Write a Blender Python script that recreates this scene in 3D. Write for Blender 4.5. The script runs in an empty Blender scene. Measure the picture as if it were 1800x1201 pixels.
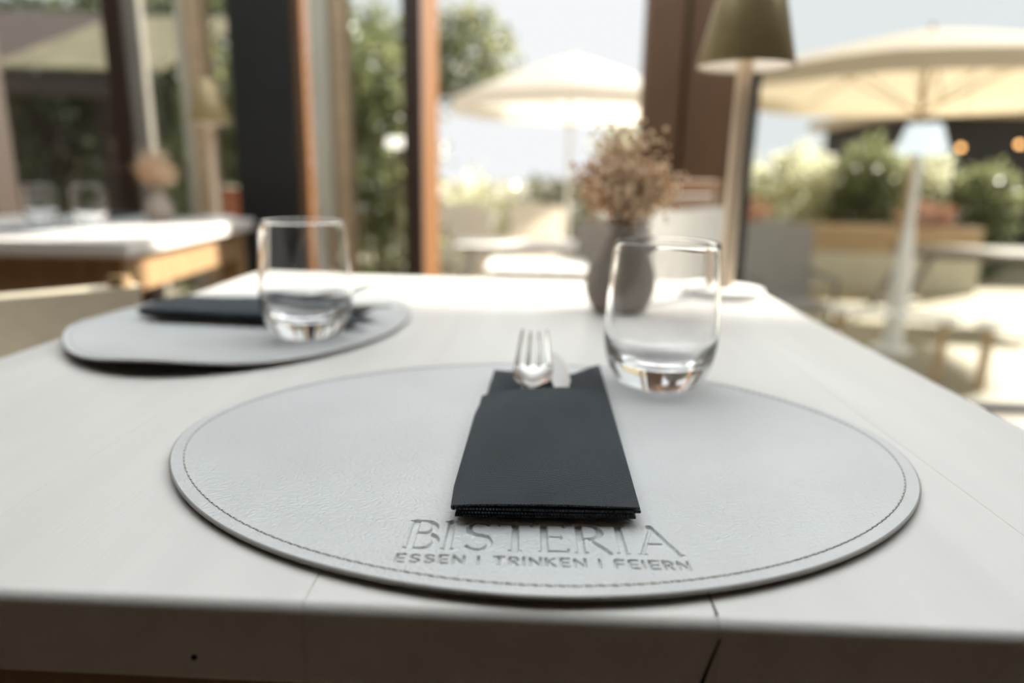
import bpy, bmesh, math, random
import numpy as np
from mathutils import Vector, Matrix
from mathutils.geometry import delaunay_2d_cdt

random.seed(7); rng = np.random.default_rng(7)
S = bpy.context.scene
COL = S.collection
PI = math.pi

# ------------------------------------------------------------------ camera
cam_d = bpy.data.cameras.new('camera'); cam = bpy.data.objects.new('camera', cam_d); COL.objects.link(cam)
cam_d.sensor_width = 36.0; cam_d.lens = 24.0; cam_d.clip_start = 0.02; cam_d.clip_end = 400
RW = Matrix(((0.99902371, -0.0281865, 0.03401696), (0.0396708, 0.23357198, -0.97152991), (0.01943862, 0.97193089, 0.23446213)))
cam.matrix_world = Matrix.Translation((0, 0, 0.925)) @ RW.to_4x4()
cam_d.dof.use_dof = True; cam_d.dof.focus_distance = 0.365; cam_d.dof.aperture_fstop = 2.8
S.camera = cam

# ------------------------------------------------------------------ world, sun, exposure
w = bpy.data.worlds.new('hazy_sky'); S.world = w; w.use_nodes = True
bg = w.node_tree.nodes['Background']; bg.inputs[0].default_value = (0.965, 0.985, 1.0, 1); bg.inputs[1].default_value = 0.95
sd = bpy.data.lights.new('sun', 'SUN'); sd.energy = 18.0; sd.angle = math.radians(2.5); sd.color = (1.0, 0.925, 0.83)
sun = bpy.data.objects.new('sun', sd); COL.objects.link(sun)
SUN_EL = math.radians(31.5); az = Vector((1.3, 1.0)).normalized()
to_sun = Vector((az.x*math.cos(SUN_EL), az.y*math.cos(SUN_EL), math.sin(SUN_EL)))
sun.rotation_euler = to_sun.to_track_quat('Z', 'Y').to_euler(); sun.location = (8, 8, 9)
vs = S.view_settings; vs.view_transform = 'Standard'; vs.look = 'None'; vs.gamma = 1.0; vs.use_curve_mapping = False; vs.exposure = 0.0
S.display_settings.display_device = 'sRGB'
cy = S.cycles
cy.max_bounces = 14; cy.diffuse_bounces = 5; cy.glossy_bounces = 6; cy.transmission_bounces = 10; cy.transparent_max_bounces = 24
cy.sample_clamp_indirect = 8.0
cy.use_denoising = True

# ------------------------------------------------------------------ helpers
def lin(c): return tuple((v/255/12.92 if v/255 <= .04045 else ((v/255+.055)/1.055)**2.4) for v in c)

def nmat(name):
    m = bpy.data.materials.new(name); m.use_nodes = True
    nt = m.node_tree; b = nt.nodes['Principled BSDF']; return m, nt, b

def mat(name, rgb, rough=.5, metal=0., var=.12, scale=8., bump=0., bscale=200., stretch=(1,1,1), spec=.5, coat=0., trans=0., transl=None):
    """procedural material: base colour varied by stretched noise, optional bump"""
    m, nt, b = nmat(name); N, L = nt.nodes, nt.links
    col = lin(rgb)
    tc = N.new('ShaderNodeTexCoord'); mp = N.new('ShaderNodeMapping'); mp.inputs['Scale'].default_value = stretch
    L.new(tc.outputs['Object'], mp.inputs[0])
    nz = N.new('ShaderNodeTexNoise'); nz.inputs['Scale'].default_value = scale; nz.inputs['Detail'].default_value = 5; L.new(mp.outputs[0], nz.inputs['Vector'])
    rp = N.new('ShaderNodeValToRGB'); e = rp.color_ramp.elements
    e[0].position = .3; e[1].position = .7
    e[0].color = tuple(c*(1-var) for c in col)+(1,); e[1].color = tuple(min(1, c*(1+var)) for c in col)+(1,)
    L.new(nz.outputs['Fac'], rp.inputs[0]); L.new(rp.outputs[0], b.inputs['Base Color'])
    b.inputs['Roughness'].default_value = rough; b.inputs['Metallic'].default_value = metal
    b.inputs['Specular IOR Level'].default_value = spec; b.inputs['Coat Weight'].default_value = coat
    if bump:
        n2 = N.new('ShaderNodeTexNoise'); n2.inputs['Scale'].default_value = bscale; n2.inputs['Detail'].default_value = 4; L.new(mp.outputs[0], n2.inputs['Vector'])
        bp = N.new('ShaderNodeBump'); bp.inputs['Strength'].default_value = bump; bp.inputs['Distance'].default_value = .001
        L.new(n2.outputs['Fac'], bp.inputs['Height']); L.new(bp.outputs[0], b.inputs['Normal'])
    if transl:
        t = N.new('ShaderNodeBsdfTranslucent'); t.inputs[0].default_value = lin(transl[0])+(1,)
        mx = N.new('ShaderNodeMixShader'); mx.inputs[0].default_value = transl[1]
        L.new(b.outputs[0], mx.inputs[1]); L.new(t.outputs[0], mx.inputs[2]); L.new(mx.outputs[0], N['Material Output'].inputs[0])
    return m

def glass_mat(name, tint=(1, 1, 1), ior=1.46):
    m, nt, b = nmat(name)
    b.inputs['Base Color'].default_value = tint+(1,); b.inputs['Roughness'].default_value = 0.0
    b.inputs['IOR'].default_value = ior; b.inputs['Transmission Weight'].default_value = 1.0
    return m

def pane_mat(name, tint=(.95, .97, .96), refl=.035):
    """thin window glass: straight-through transmission plus Fresnel mirror reflection"""
    m, nt, b = nmat(name); N, L = nt.nodes, nt.links
    t = N.new('ShaderNodeBsdfTransparent'); t.inputs[0].default_value = tint+(1,)
    g = N.new('ShaderNodeBsdfGlossy'); g.inputs['Roughness'].default_value = .01
    lw = N.new('ShaderNodeLayerWeight'); lw.inputs['Blend'].default_value = .5
    pw = N.new('ShaderNodeMath'); pw.operation = 'POWER'; pw.inputs[1].default_value = 5; L.new(lw.outputs['Facing'], pw.inputs[0])
    fr = N.new('ShaderNodeMath'); fr.operation = 'MULTIPLY_ADD'; fr.inputs[1].default_value = 1-refl; fr.inputs[2].default_value = refl; fr.use_clamp = True; L.new(pw.outputs[0], fr.inputs[0])
    mx = N.new('ShaderNodeMixShader'); L.new(fr.outputs[0], mx.inputs[0]); L.new(t.outputs[0], mx.inputs[1]); L.new(g.outputs[0], mx.inputs[2])
    L.new(mx.outputs[0], N['Material Output'].inputs[0]); return m

class MB:
    """collects shapes for one mesh"""
    def __init__(s): s.v = []; s.f = []
    def add(s, vs, fs):
        o = len(s.v); s.v += [tuple(p) for p in vs]; s.f += [tuple(i+o for i in f) for f in fs]; return s
    def box(s, x0, x1, y0, y1, z0, z1, M=None, bev=0.):
        if bev:
            bm = bmesh.new(); bmesh.ops.create_cube(bm, size=1)
            for v in bm.verts: v.co = Vector(((x0+x1)/2+v.co.x*(x1-x0), (y0+y1)/2+v.co.y*(y1-y0), (z0+z1)/2+v.co.z*(z1-z0)))
            bmesh.ops.bevel(bm, geom=bm.edges[:], offset=bev, segments=3, profile=.5, affect='EDGES')
            bm.verts.index_update(); P = [v.co.copy() for v in bm.verts]; F = [[v.index for v in f.verts] for f in bm.faces]; bm.free()
        else:
            P = [Vector(p) for p in ((x0,y0,z0),(x1,y0,z0),(x1,y1,z0),(x0,y1,z0),(x0,y0,z1),(x1,y0,z1),(x1,y1,z1),(x0,y1,z1))]
            F = [(0,3,2,1),(4,5,6,7),(0,1,5,4),(1,2,6,5),(2,3,7,6),(3,0,4,7)]
        if M is not None: P = [M @ p for p in P]
        return s.add(P, F)
    def tube(s, pts, rad, n=8, caps=True):
        pts = [Vector(p) for p in pts]; rad = rad if hasattr(rad, '__len__') else [rad]*len(pts)
        P = []; up = Vector((0.13, 0.21, 1)).normalized()
        for i, p in enumerate(pts):
            t = (pts[min(i+1, len(pts)-1)]-pts[max(i-1, 0)]).normalized()
            a = t.cross(up if abs(t.dot(up)) < .95 else Vector((1, 0, 0))).normalized(); b = t.cross(a)
            P += [p+(a*math.cos(k*2*PI/n)+b*math.sin(k*2*PI/n))*rad[i] for k in range(n)]
        F = [(i*n+k, i*n+(k+1) % n, (i+1)*n+(k+1) % n, (i+1)*n+k) for i in range(len(pts)-1) for k in range(n)]
        if caps: F += [tuple(range(n)), tuple(range((len(pts)-1)*n, len(pts)*n))]
        return s.add(P, F)
    def lathe(s, prof, n=48, c=(0, 0, 0)):
        P = []; F = []
        for (r, z) in prof: P += [(c[0]+r*math.cos(2*PI*k/n), c[1]+r*math.sin(2*PI*k/n), c[2]+z) for k in range(n)]
        for i in range(len(prof)-1):
            for k in range(n): F.append((i*n+k, i*n+(k+1) % n, (i+1)*n+(k+1) % n, (i+1)*n+k))
        return s.add(P, F)
    def build(s, name, m, parent=None, smooth=False, loc=None, flip=False):
        me = bpy.data.meshes.new(name); me.from_pydata(s.v, [], s.f); me.validate()
        bm = bmesh.new(); bm.from_mesh(me); bmesh.ops.remove_doubles(bm, verts=bm.verts, dist=1e-6); bmesh.ops.recalc_face_normals(bm, faces=bm.faces); bm.to_mesh(me); bm.free()
        me.materials.append(m)
        if smooth:
            me.shade_smooth()
            if smooth != 'full': me.set_sharp_from_angle(angle=math.radians(40))
        o = bpy.data.objects.new(name, me); COL.objects.link(o)
        if parent: o.parent = parent
        if loc is not None: o.location = loc
        return o

def tag(o, label=None, cat=None, group=None, kind=None):
    for k, v in (('label', label), ('category', cat), ('group', group), ('kind', kind)):
        if v: o[k] = v
    return o
def empty(name, loc=(0, 0, 0), rz=0., label=None, cat=None, group=None):
    o = bpy.data.objects.new(name, None); COL.objects.link(o); o.location = loc; o.rotation_euler = (0, 0, rz); o.empty_display_size = .05
    return tag(o, label, cat, group)
def copy_tree(o, parent=None):
    c = o.copy(); COL.objects.link(c); c.parent = parent
    for ch in list(o.children): copy_tree(ch, c)
    return c
def dup(o, loc, rz, label, group=None):
    c = copy_tree(o); c.location = loc; c.rotation_euler = (0, 0, rz); c['label'] = label
    if group: c['group'] = group
    return c
def struct(o): o['kind'] = 'structure'; return o

# ------------------------------------------------------------------ materials
M = {}
M['tabletop'] = mat('whitewashed_wood', (219, 215, 209), .36, var=.05, scale=3, stretch=(9, .8, 9), bump=.12, bscale=60)
M['oak'] = mat('oiled_oak', (150, 121, 86), .5, var=.14, scale=4, stretch=(10, 10, 1))
M['oak_jamb'] = mat('amber_wood', (106, 67, 24), .55, var=.15, scale=4, stretch=(14, 14, .8), spec=.2)
M['brownwood'] = mat('brown_wood_cladding', (102, 74, 50), .55, var=.16, scale=5, stretch=(16, 16, .7))
M['darkwood'] = mat('dark_stained_wood', (54, 38, 28), .55, var=.2, scale=5, stretch=(14, 14, .8))
M['black'] = mat('black_lacquer', (22, 22, 20), .75, var=.08)
M['frame'] = mat('charcoal_frame', (44, 44, 44), .45, var=.06)
M['palepaint'] = mat('pale_grey_paint', (196, 192, 174), .5, var=.05)
M['floor'] = mat('smoked_oak_floor', (98, 82, 66), .45, var=.15, scale=3, stretch=(8, .6, 1))
M['plaster'] = mat('dark_plaster', (112, 102, 92), .9, var=.06, scale=2)
M['ceil'] = mat('ceiling_boards', (158, 148, 136), .7, var=.12, scale=3, stretch=(8, .6, 1))
M['pane'] = pane_mat('window_glass')
M['tumbler'] = glass_mat('clear_glass')
M['napkin'] = None
M['steel'] = mat('polished_steel', (205, 203, 198), .16, metal=1., var=.02)
M['vase'] = mat('grey_stoneware', (150, 138, 126), .7, var=.1, scale=20, bump=.2, bscale=300)
M['stem'] = mat('dry_stem', (128, 104, 72), .8, var=.15)
M['bloom'] = mat('dry_blossom', (246, 228, 204), .9, var=.16, scale=60, transl=((246, 226, 200), .5))
M['bloom2'] = mat('dry_blossom_brown', (222, 190, 154), .9, var=.2, scale=60, transl=((228, 194, 156), .5))
M['brass'] = mat('champagne_lacquer', (158, 140, 100), .34, metal=.25, var=.03, scale=3)
M['lampwhite'] = mat('white_lacquer', (236, 234, 230), .4, var=.02)
M['linen'] = mat('beige_canvas', (198, 186, 164), .9, var=.06, scale=30, bump=.3, bscale=900)
M['greyfab'] = mat('grey_canvas', (176, 172, 166), .9, var=.06, scale=30, bump=.3, bscale=900)
M['whitefab'] = mat('white_canopy_cloth', (240, 236, 228), .85, var=.02, transl=((245, 238, 226), .5))
M['beigefab'] = mat('sand_canopy_cloth', (200, 188, 168), .85, var=.05, transl=((204, 188, 160), .4))
M['olivefab'] = mat('olive_beige_canvas', (134, 128, 104), .9, var=.25, scale=2.5, transl=((140, 134, 104), .35))
M['paving'] = mat('sandstone_paving', (150, 141, 118), .75, var=.12, scale=1.3)
M['gravel'] = mat('pale_ground', (132, 128, 118), .9, var=.1, scale=.7)
M['rattan'] = mat('grey_rattan', (150, 144, 136), .7, var=.3, scale=60, stretch=(1, 1, 6))
M['greymetal'] = mat('grey_powder_coat', (122, 116, 106), .5, var=.05)
M['whitemetal'] = mat('white_powder_coat', (236, 234, 228), .45, var=.03)
M['larch'] = mat('larch_boards', (176, 152, 120), .65, var=.14, scale=4, stretch=(.8, 10, 10))
M['bark'] = mat('bark', (74, 60, 48), .9, var=.3, scale=20, stretch=(4, 4, 1), bump=.6, bscale=40)
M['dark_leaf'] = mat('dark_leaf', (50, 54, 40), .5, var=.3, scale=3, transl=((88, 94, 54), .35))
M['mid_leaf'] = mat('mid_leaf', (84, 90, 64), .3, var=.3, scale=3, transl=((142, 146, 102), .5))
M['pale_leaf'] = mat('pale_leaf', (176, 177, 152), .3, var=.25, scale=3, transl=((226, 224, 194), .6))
M['red_leaf'] = mat('red_flower', (150, 112, 94), .6, var=.3, scale=3, transl=((176, 134, 110), .35))
M['housewall'] = mat('dark_timber_facade', (50, 46, 42), .8, var=.15, scale=4, stretch=(8, 8, .6))
M['brick'] = mat('red_brick', (168, 92, 60), .85, var=.2, scale=6)

def emis(name, rgb, s):
    m, nt, b = nmat(name); b.inputs['Base Color'].default_value = lin(rgb)+(1,); b.inputs['Emission Color'].default_value = lin(rgb)+(1,); b.inputs['Emission Strength'].default_value = s; return m
M['bulb'] = emis('warm_bulb', (255, 190, 120), 6.0)
M['led'] = emis('warm_led_disc', (255, 246, 232), 4.0)
M['reflection_shade'] = emis('reflection_shade_glow', (236, 244, 250), .55)  # emission stands in for the brightness of the reflected shade
M['reflection_head'] = emis('reflection_head_glow', (255, 250, 240), 1.3)  # glow of a reflected lamp, put into the pole head

# added skylight, out of view: opal glazing that spreads daylight onto the tables
def opal():
    m, nt, b = nmat('added_opal_skylight'); N, L = nt.nodes, nt.links
    t = N.new('ShaderNodeBsdfTranslucent'); t.inputs[0].default_value = (.90, .95, 1.0, 1)
    L.new(t.outputs[0], N['Material Output'].inputs[0]); return m
M['opal'] = opal()

# leather: base tone, pebbled grain
def leather(name, rgb):
    m, nt, b = nmat(name); N, L = nt.nodes, nt.links
    tc = N.new('ShaderNodeTexCoord')
    nz = N.new('ShaderNodeTexNoise'); nz.inputs['Scale'].default_value = 9; nz.inputs['Detail'].default_value = 3; L.new(tc.outputs['Object'], nz.inputs['Vector'])
    rp = N.new('ShaderNodeValToRGB'); c = lin(rgb); rp.color_ramp.elements[0].position = .3; rp.color_ramp.elements[1].position = .7
    rp.color_ramp.elements[0].color = tuple(v*.93 for v in c)+(1,); rp.color_ramp.elements[1].color = tuple(v*1.05 for v in c)+(1,)
    L.new(nz.outputs['Fac'], rp.inputs[0]); L.new(rp.outputs[0], b.inputs['Base Color'])
    # domain warp then voronoi cells = leather pebbles
    wn = N.new('ShaderNodeTexNoise'); wn.inputs['Scale'].default_value = 55; wn.inputs['Detail'].default_value = 2; L.new(tc.outputs['Object'], wn.inputs['Vector'])
    mx = N.new('ShaderNodeMixRGB'); mx.inputs[0].default_value = .011; L.new(tc.outputs['Object'], mx.inputs[1]); L.new(wn.outputs['Color'], mx.inputs[2])
    vo = N.new('ShaderNodeTexVoronoi'); vo.feature = 'SMOOTH_F1'; vo.inputs['Scale'].default_value = 430; vo.inputs['Smoothness'].default_value = .6; L.new(mx.outputs[0], vo.inputs['Vector'])
    v2 = N.new('ShaderNodeTexVoronoi'); v2.feature = 'DISTANCE_TO_EDGE'; v2.inputs['Scale'].default_value = 260; L.new(mx.outputs[0], v2.inputs['Vector'])
    mr = N.new('ShaderNodeMapRange'); mr.inputs[1].default_value = 0; mr.inputs[2].default_value = .28; L.new(v2.outputs['Distance'], mr.inputs[0])
    ma = N.new('ShaderNodeMath'); ma.operation = 'MULTIPLY_ADD'; ma.inputs[1].default_value = -.9; L.new(vo.outputs['Distance'], ma.inputs[0]); L.new(mr.outputs[0], ma.inputs[2])
    bp = N.new('ShaderNodeBump'); bp.inputs['Strength'].default_value = .55; bp.inputs['Distance'].default_value = .00036
    L.new(ma.outputs[0], bp.inputs['Height']); L.new(bp.outputs[0], b.inputs['Normal'])
    b.inputs['Roughness'].default_value = .34; b.inputs['Specular IOR Level'].default_value = .95
    return m
M['leather'] = leather('grey_leather', (204, 205, 204))
M['leatheredge'] = mat('leather_edge', (172, 168, 163), .7, var=.05)
M['leatherback'] = mat('leather_backing', (60, 56, 52), .8, var=.05)
M['thread'] = mat('pale_thread', (206, 200, 190), .8, var=.05)

def napkin_mat():
    m, nt, b = nmat('slate_twill_paper'); N, L = nt.nodes, nt.links
    tc = N.new('ShaderNodeTexCoord')
    nz = N.new('ShaderNodeTexNoise'); nz.inputs['Scale'].default_value = 25; nz.inputs['Detail'].default_value = 4; L.new(tc.outputs['Object'], nz.inputs['Vector'])
    rp = N.new('ShaderNodeValToRGB'); c = lin((40, 50, 58)); rp.color_ramp.elements[0].position = .3; rp.color_ramp.elements[1].position = .72
    rp.color_ramp.elements[0].color = tuple(v*.85 for v in c)+(1,); rp.color_ramp.elements[1].color = tuple(v*1.2 for v in c)+(1,)
    L.new(nz.outputs['Fac'], rp.inputs[0])
    sp = N.new('ShaderNodeMapping'); sp.inputs['Rotation'].default_value = (0, 0, .9); L.new(tc.outputs['Object'], sp.inputs[0])
    wv = N.new('ShaderNodeTexWave'); wv.inputs['Scale'].default_value = 310; wv.inputs['Distortion'].default_value = .6; L.new(sp.outputs[0], wv.inputs['Vector'])
    w2 = N.new('ShaderNodeTexWave'); w2.bands_direction = 'Y'; w2.inputs['Scale'].default_value = 290; w2.inputs['Distortion'].default_value = .8; L.new(tc.outputs['Object'], w2.inputs['Vector'])
    ad = N.new('ShaderNodeMath'); L.new(wv.outputs['Fac'], ad.inputs[0]); L.new(w2.outputs['Fac'], ad.inputs[1])
    wr = N.new('ShaderNodeMapRange'); wr.inputs[1].default_value = 0; wr.inputs[2].default_value = 2; wr.inputs[3].default_value = .5; wr.inputs[4].default_value = 1.7; L.new(ad.outputs[0], wr.inputs[0])
    ml = N.new('ShaderNodeVectorMath'); ml.operation = 'SCALE'; L.new(rp.outputs[0], ml.inputs[0]); L.new(wr.outputs[0], ml.inputs['Scale']); L.new(ml.outputs[0], b.inputs['Base Color'])
    bp = N.new('ShaderNodeBump'); bp.inputs['Strength'].default_value = 1.0; bp.inputs['Distance'].default_value = .0005; L.new(ad.outputs[0], bp.inputs['Height'])
    L.new(bp.outputs[0], b.inputs['Normal']); b.inputs['Roughness'].default_value = .75
    b.inputs['Sheen Weight'].default_value = .18; b.inputs['Sheen Roughness'].default_value = .4
    return m
M['napkin'] = napkin_mat()

# ================================================================== STRUCTURE
TZ = -0.45                                              # terrace level outside
X0, X1, Y0, YW, ZH, ZC = -3.0, 3.3, -2.6, 2.8, 2.74, 2.95
struct(MB().box(X0-.1, X1+.1, Y0-.1, YW+.06, -.12, 0).build('floor', M['floor']))
struct(MB().box(X0-.1, .83, YW+.06, YW+.48, TZ, 0).build('trim_17', M['darkwood']))
struct(MB().box(.83, X1, YW+.0601, YW+.10, TZ, 0).build('trim_18', M['paving']))
struct(MB().box(X0-.12, X0, Y0, YW, 0, ZC).build('wall_left', M['plaster']))
struct(MB().box(X1, X1+.12, Y0, YW, 0, ZC).build('wall_right', M['plaster']))
struct(MB().box(X0, X1, Y0-.12, Y0, 0, ZC).build('wall_rear', M['plaster']))
struct(MB().box(X0, X1, YW, YW+.15, ZH, ZC).build('wall_header', M['brownwood']))
# ceiling, with an unseen opal roof light added to brighten the tables
SX0, SX1, SY0, SY1 = -2.0, 3.1, .30, 2.74
c = MB(); c.box(X0, X1, Y0, SY0, ZC, ZC+.12); c.box(X0, X1, SY1, YW+.15, ZC, ZC+.12); c.box(X0, SX0, SY0, SY1, ZC, ZC+.12); c.box(SX1, X1, SY0, SY1, ZC, ZC+.12)
struct(c.build('ceiling', M['ceil']))
fill_win = struct(empty('window_1', ((SX0+SX1)/2, (SY0+SY1)/2, ZC+.06)))
fx, fy = (SX1-SX0)/2, (SY1-SY0)/2
for i in range(4):
    a, b_ = -fx+i*fx/2, -fx+(i+1)*fx/2
    MB().box(a+.02, b_-.02, -fy, fy, .02, .03).build('pane', M['opal'], fill_win)
for i in range(1, 4):
    MB().box(-fx+i*fx/2-.02, -fx+i*fx/2+.02, -fy, fy, 0, .05).build('glazing_bar', M['frame'], fill_win)

def post(name, x0, x1, y0, y1, m, z1=ZH): return struct(MB().box(x0, x1, y0, y1, 0, z1, bev=.004).build(name, m))
# glazed wall, left to right
post('trim_1', -2.50, -2.26, YW, YW+.15, M['darkwood'])
post('trim_2', -1.78, -1.69, YW+.10, YW+.2, M['darkwood'])
post('trim_3', -1.645, -1.59, YW+.02, YW+.08, M['greymetal'])
post('trim_4', -1.46, -1.40, YW+.06, YW+.14, M['palepaint'])
post('trim_5', -1.395, -1.335, YW, YW+.10, M['larch'])
post('trim_6', -1.225, -.985, YW, YW+.06, M['black'])
post('trim_7', -1.20, -.986, YW+.061, YW+.24, M['oak_jamb'])
post('trim_8', -.945, -.875, YW+.12, YW+.2, M['palepaint'])
post('trim_9', -.86, -.80, YW+.14, YW+.22, M['larch'])
post('trim_10', -.545, -.47, YW, YW+.04, M['darkwood'])
post('trim_11', -.545, -.471, YW+.041, YW+.46, M['oak_jamb'])
post('trim_12', .392, .525, YW-.04, YW+.12, M['brownwood'])
post('trim_13', .525, .548, YW+.02, YW+.12, M['darkwood'])
post('trim_14', .548, .80, YW, YW+.12, M['brownwood'])
post('trim_15', .80, .832, YW-.01, YW+.10, M['frame'])
post('trim_16', 2.95, 3.3, YW, YW+.12, M['brownwood'])
def window(n, x0, x1, y, fr=M['frame']):
    o = struct(empty('window_%d' % n, ((x0+x1)/2, y, 0))); h = (x1-x0)/2
    MB().box(-h, h, -.004, .004, .03, ZH-.03).build('pane', M['pane'], o)
    MB().box(-h, h, -.03, .03, 0, .03).build('bottom_rail', fr, o)
    MB().box(-h, h, -.03, .03, ZH-.03, ZH).build('top_rail', fr, o)
window(2, -2.26, -1.78, YW+.14); window(3, -1.59, -1.46, YW+.10); window(4, -1.335, -1.2, YW+.13)
window(5, -.80, -.545, YW+.18); window(6, .832, 2.95, YW+.05)
window(7, -3.0, -2.50, YW+.10)

# terrace outside and ground beyond
struct(MB().box(-14, 16, YW+.06, 13, TZ-.12, TZ).build('terrace', M['paving']))
struct(MB().box(-120, 120, 13, 220, TZ-.3, TZ-.05).build('ground', M['gravel']))

# ================================================================== DINING TABLE
T = .75
def make_table(name, x0, x1, y0, y1, seams, crack=None):
    """planked top with rounded edges, apron boards and four square legs; origin at floor below x0,y0 corner"""
    root = empty(name)
    th = .041; bounds = [x0]+list(seams)+[x1]
    top = empty('tabletop'); top.parent = root
    for i in range(len(bounds)-1):
        a, b = bounds[i], bounds[i+1]
        bm = bmesh.new(); nz = 8
        g = .00012
        outer_l, outer_r = i == 0, i == len(bounds)-2
        # cross-section (x,z) of the plank, then extruded along y with rounded ends
        bmesh.ops.create_cube(bm, size=1)
        for v in bm.verts: v.co = Vector((a+g if v.co.x < 0 else b-g, y0 if v.co.y < 0 else y1, T-th if v.co.z < 0 else T))
        E_round = []; E_seam = []
        for e in bm.edges:
            p, q = e.verts[0].co, e.verts[1].co
            at_end = abs(p.y-q.y) < 1e-6 and abs(p.z-q.z) < 1e-6
            lft = outer_l and abs(p.x-(a+g)) < 1e-6 and abs(q.x-(a+g)) < 1e-6
            rgt = outer_r and abs(p.x-(b-g)) < 1e-6 and abs(q.x-(b-g)) < 1e-6
            (E_round if (at_end or lft or rgt) else E_seam).append(e)
        bmesh.ops.bevel(bm, geom=E_round, offset=.0055, segments=5, profile=.5, affect='EDGES')
        ed = [e for e in bm.edges if abs(e.verts[0].co.x-e.verts[1].co.x) < 1e-7 and ((not outer_l and abs(e.verts[0].co.x-(a+g)) < 1e-6) or (not outer_r and abs(e.verts[0].co.x-(b-g)) < 1e-6)) and abs(e.verts[0].co.z-e.verts[1].co.z) < 1e-6 and e.verts[0].co.z > T-.004]
        bmesh.ops.bevel(bm, geom=ed, offset=.0003, segments=1, affect='EDGES')
        bm.verts.index_update(); pk = MB(); pk.add([v.co.copy() for v in bm.verts], [[v.index for v in f.verts] for f in bm.faces]); bm.free()
        pk.build('plank', M['tabletop'], top, smooth=True)
    ins = .03; L = .075; zt = T-th; ah = .10
    for sx in (0, 1):
        for sy in (0, 1):
            ax = x0+ins if sx == 0 else x1-ins-L; ay = y0+ins if sy == 0 else y1-ins-L
            MB().box(ax, ax+L, ay, ay+L, 0, zt, bev=.003).build('leg', M['oak'], root)
    MB().box(x0+ins+L, x1-ins-L, y0+ins+.01, y0+ins+.035, zt-ah, zt).build('apron', M['oak'], root)
    MB().box(x0+ins+L, x1-ins-L, y1-ins-.035, y1-ins-.01, zt-ah, zt).build('apron', M['oak'], root)
    MB().box(x0+ins+.004, x0+ins+.029, y0+ins+L, y1-ins-L, zt-ah, zt).build('apron', M['oak'], root)
    MB().box(x1-ins-.029, x1-ins-.004, y0+ins+L, y1-ins-L, zt-ah, zt).build('apron', M['oak'], root)
    return root

TX0, TX1, TY0, TY1 = -.505, .369, .2470, 1.2
t1 = make_table('dining_table', TX0, TX1, TY0, TY1, (-.455, -.275, -.094, .0785, .255))
tag(t1, 'large pale whitewashed plank dining table in the foreground', 'table', 'dining tables')
# the open drying crack in the front of the top, beside the second seam
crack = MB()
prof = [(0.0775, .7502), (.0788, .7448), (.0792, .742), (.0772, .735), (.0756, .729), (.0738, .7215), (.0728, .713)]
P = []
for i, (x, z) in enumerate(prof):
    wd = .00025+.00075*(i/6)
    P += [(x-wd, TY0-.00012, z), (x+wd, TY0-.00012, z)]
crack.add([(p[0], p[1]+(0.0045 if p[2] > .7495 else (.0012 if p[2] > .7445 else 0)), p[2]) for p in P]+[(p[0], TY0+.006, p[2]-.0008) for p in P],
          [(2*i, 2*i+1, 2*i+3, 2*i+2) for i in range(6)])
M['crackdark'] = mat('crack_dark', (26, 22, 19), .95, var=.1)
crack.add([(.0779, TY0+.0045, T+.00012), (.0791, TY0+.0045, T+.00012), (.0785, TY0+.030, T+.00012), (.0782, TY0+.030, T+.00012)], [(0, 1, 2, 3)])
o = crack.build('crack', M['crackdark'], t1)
# knot specks in the wood
for (x, y, z, r) in ((-.142, TY0-.0002, .7225, .0013),):
    kt = MB().lathe([(0, 0), (r, 0), (r, .0004), (0, .0004)], 10).build('knot', M['crackdark'], t1); kt.location = (x, y, z); kt.rotation_euler = (PI/2, 0, 0)

t2 = copy_tree(t1)
for ch in list(t2.children):
    if ch.name.startswith(('crack', 'knot')): bpy.data.objects.remove(ch)
a2 = math.radians(4.3)
R2 = Matrix.Rotation(a2, 4, 'Z')
corner = Vector((-1.02, 1.666, 0)); t2.rotation_euler = (0, 0, a2); t2.location = corner-(R2 @ Vector((TX1, TY0, 0)))
tag(t2, 'pale topped oak table standing behind the canvas chair by the left windows', 'table', 'dining tables')

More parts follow.
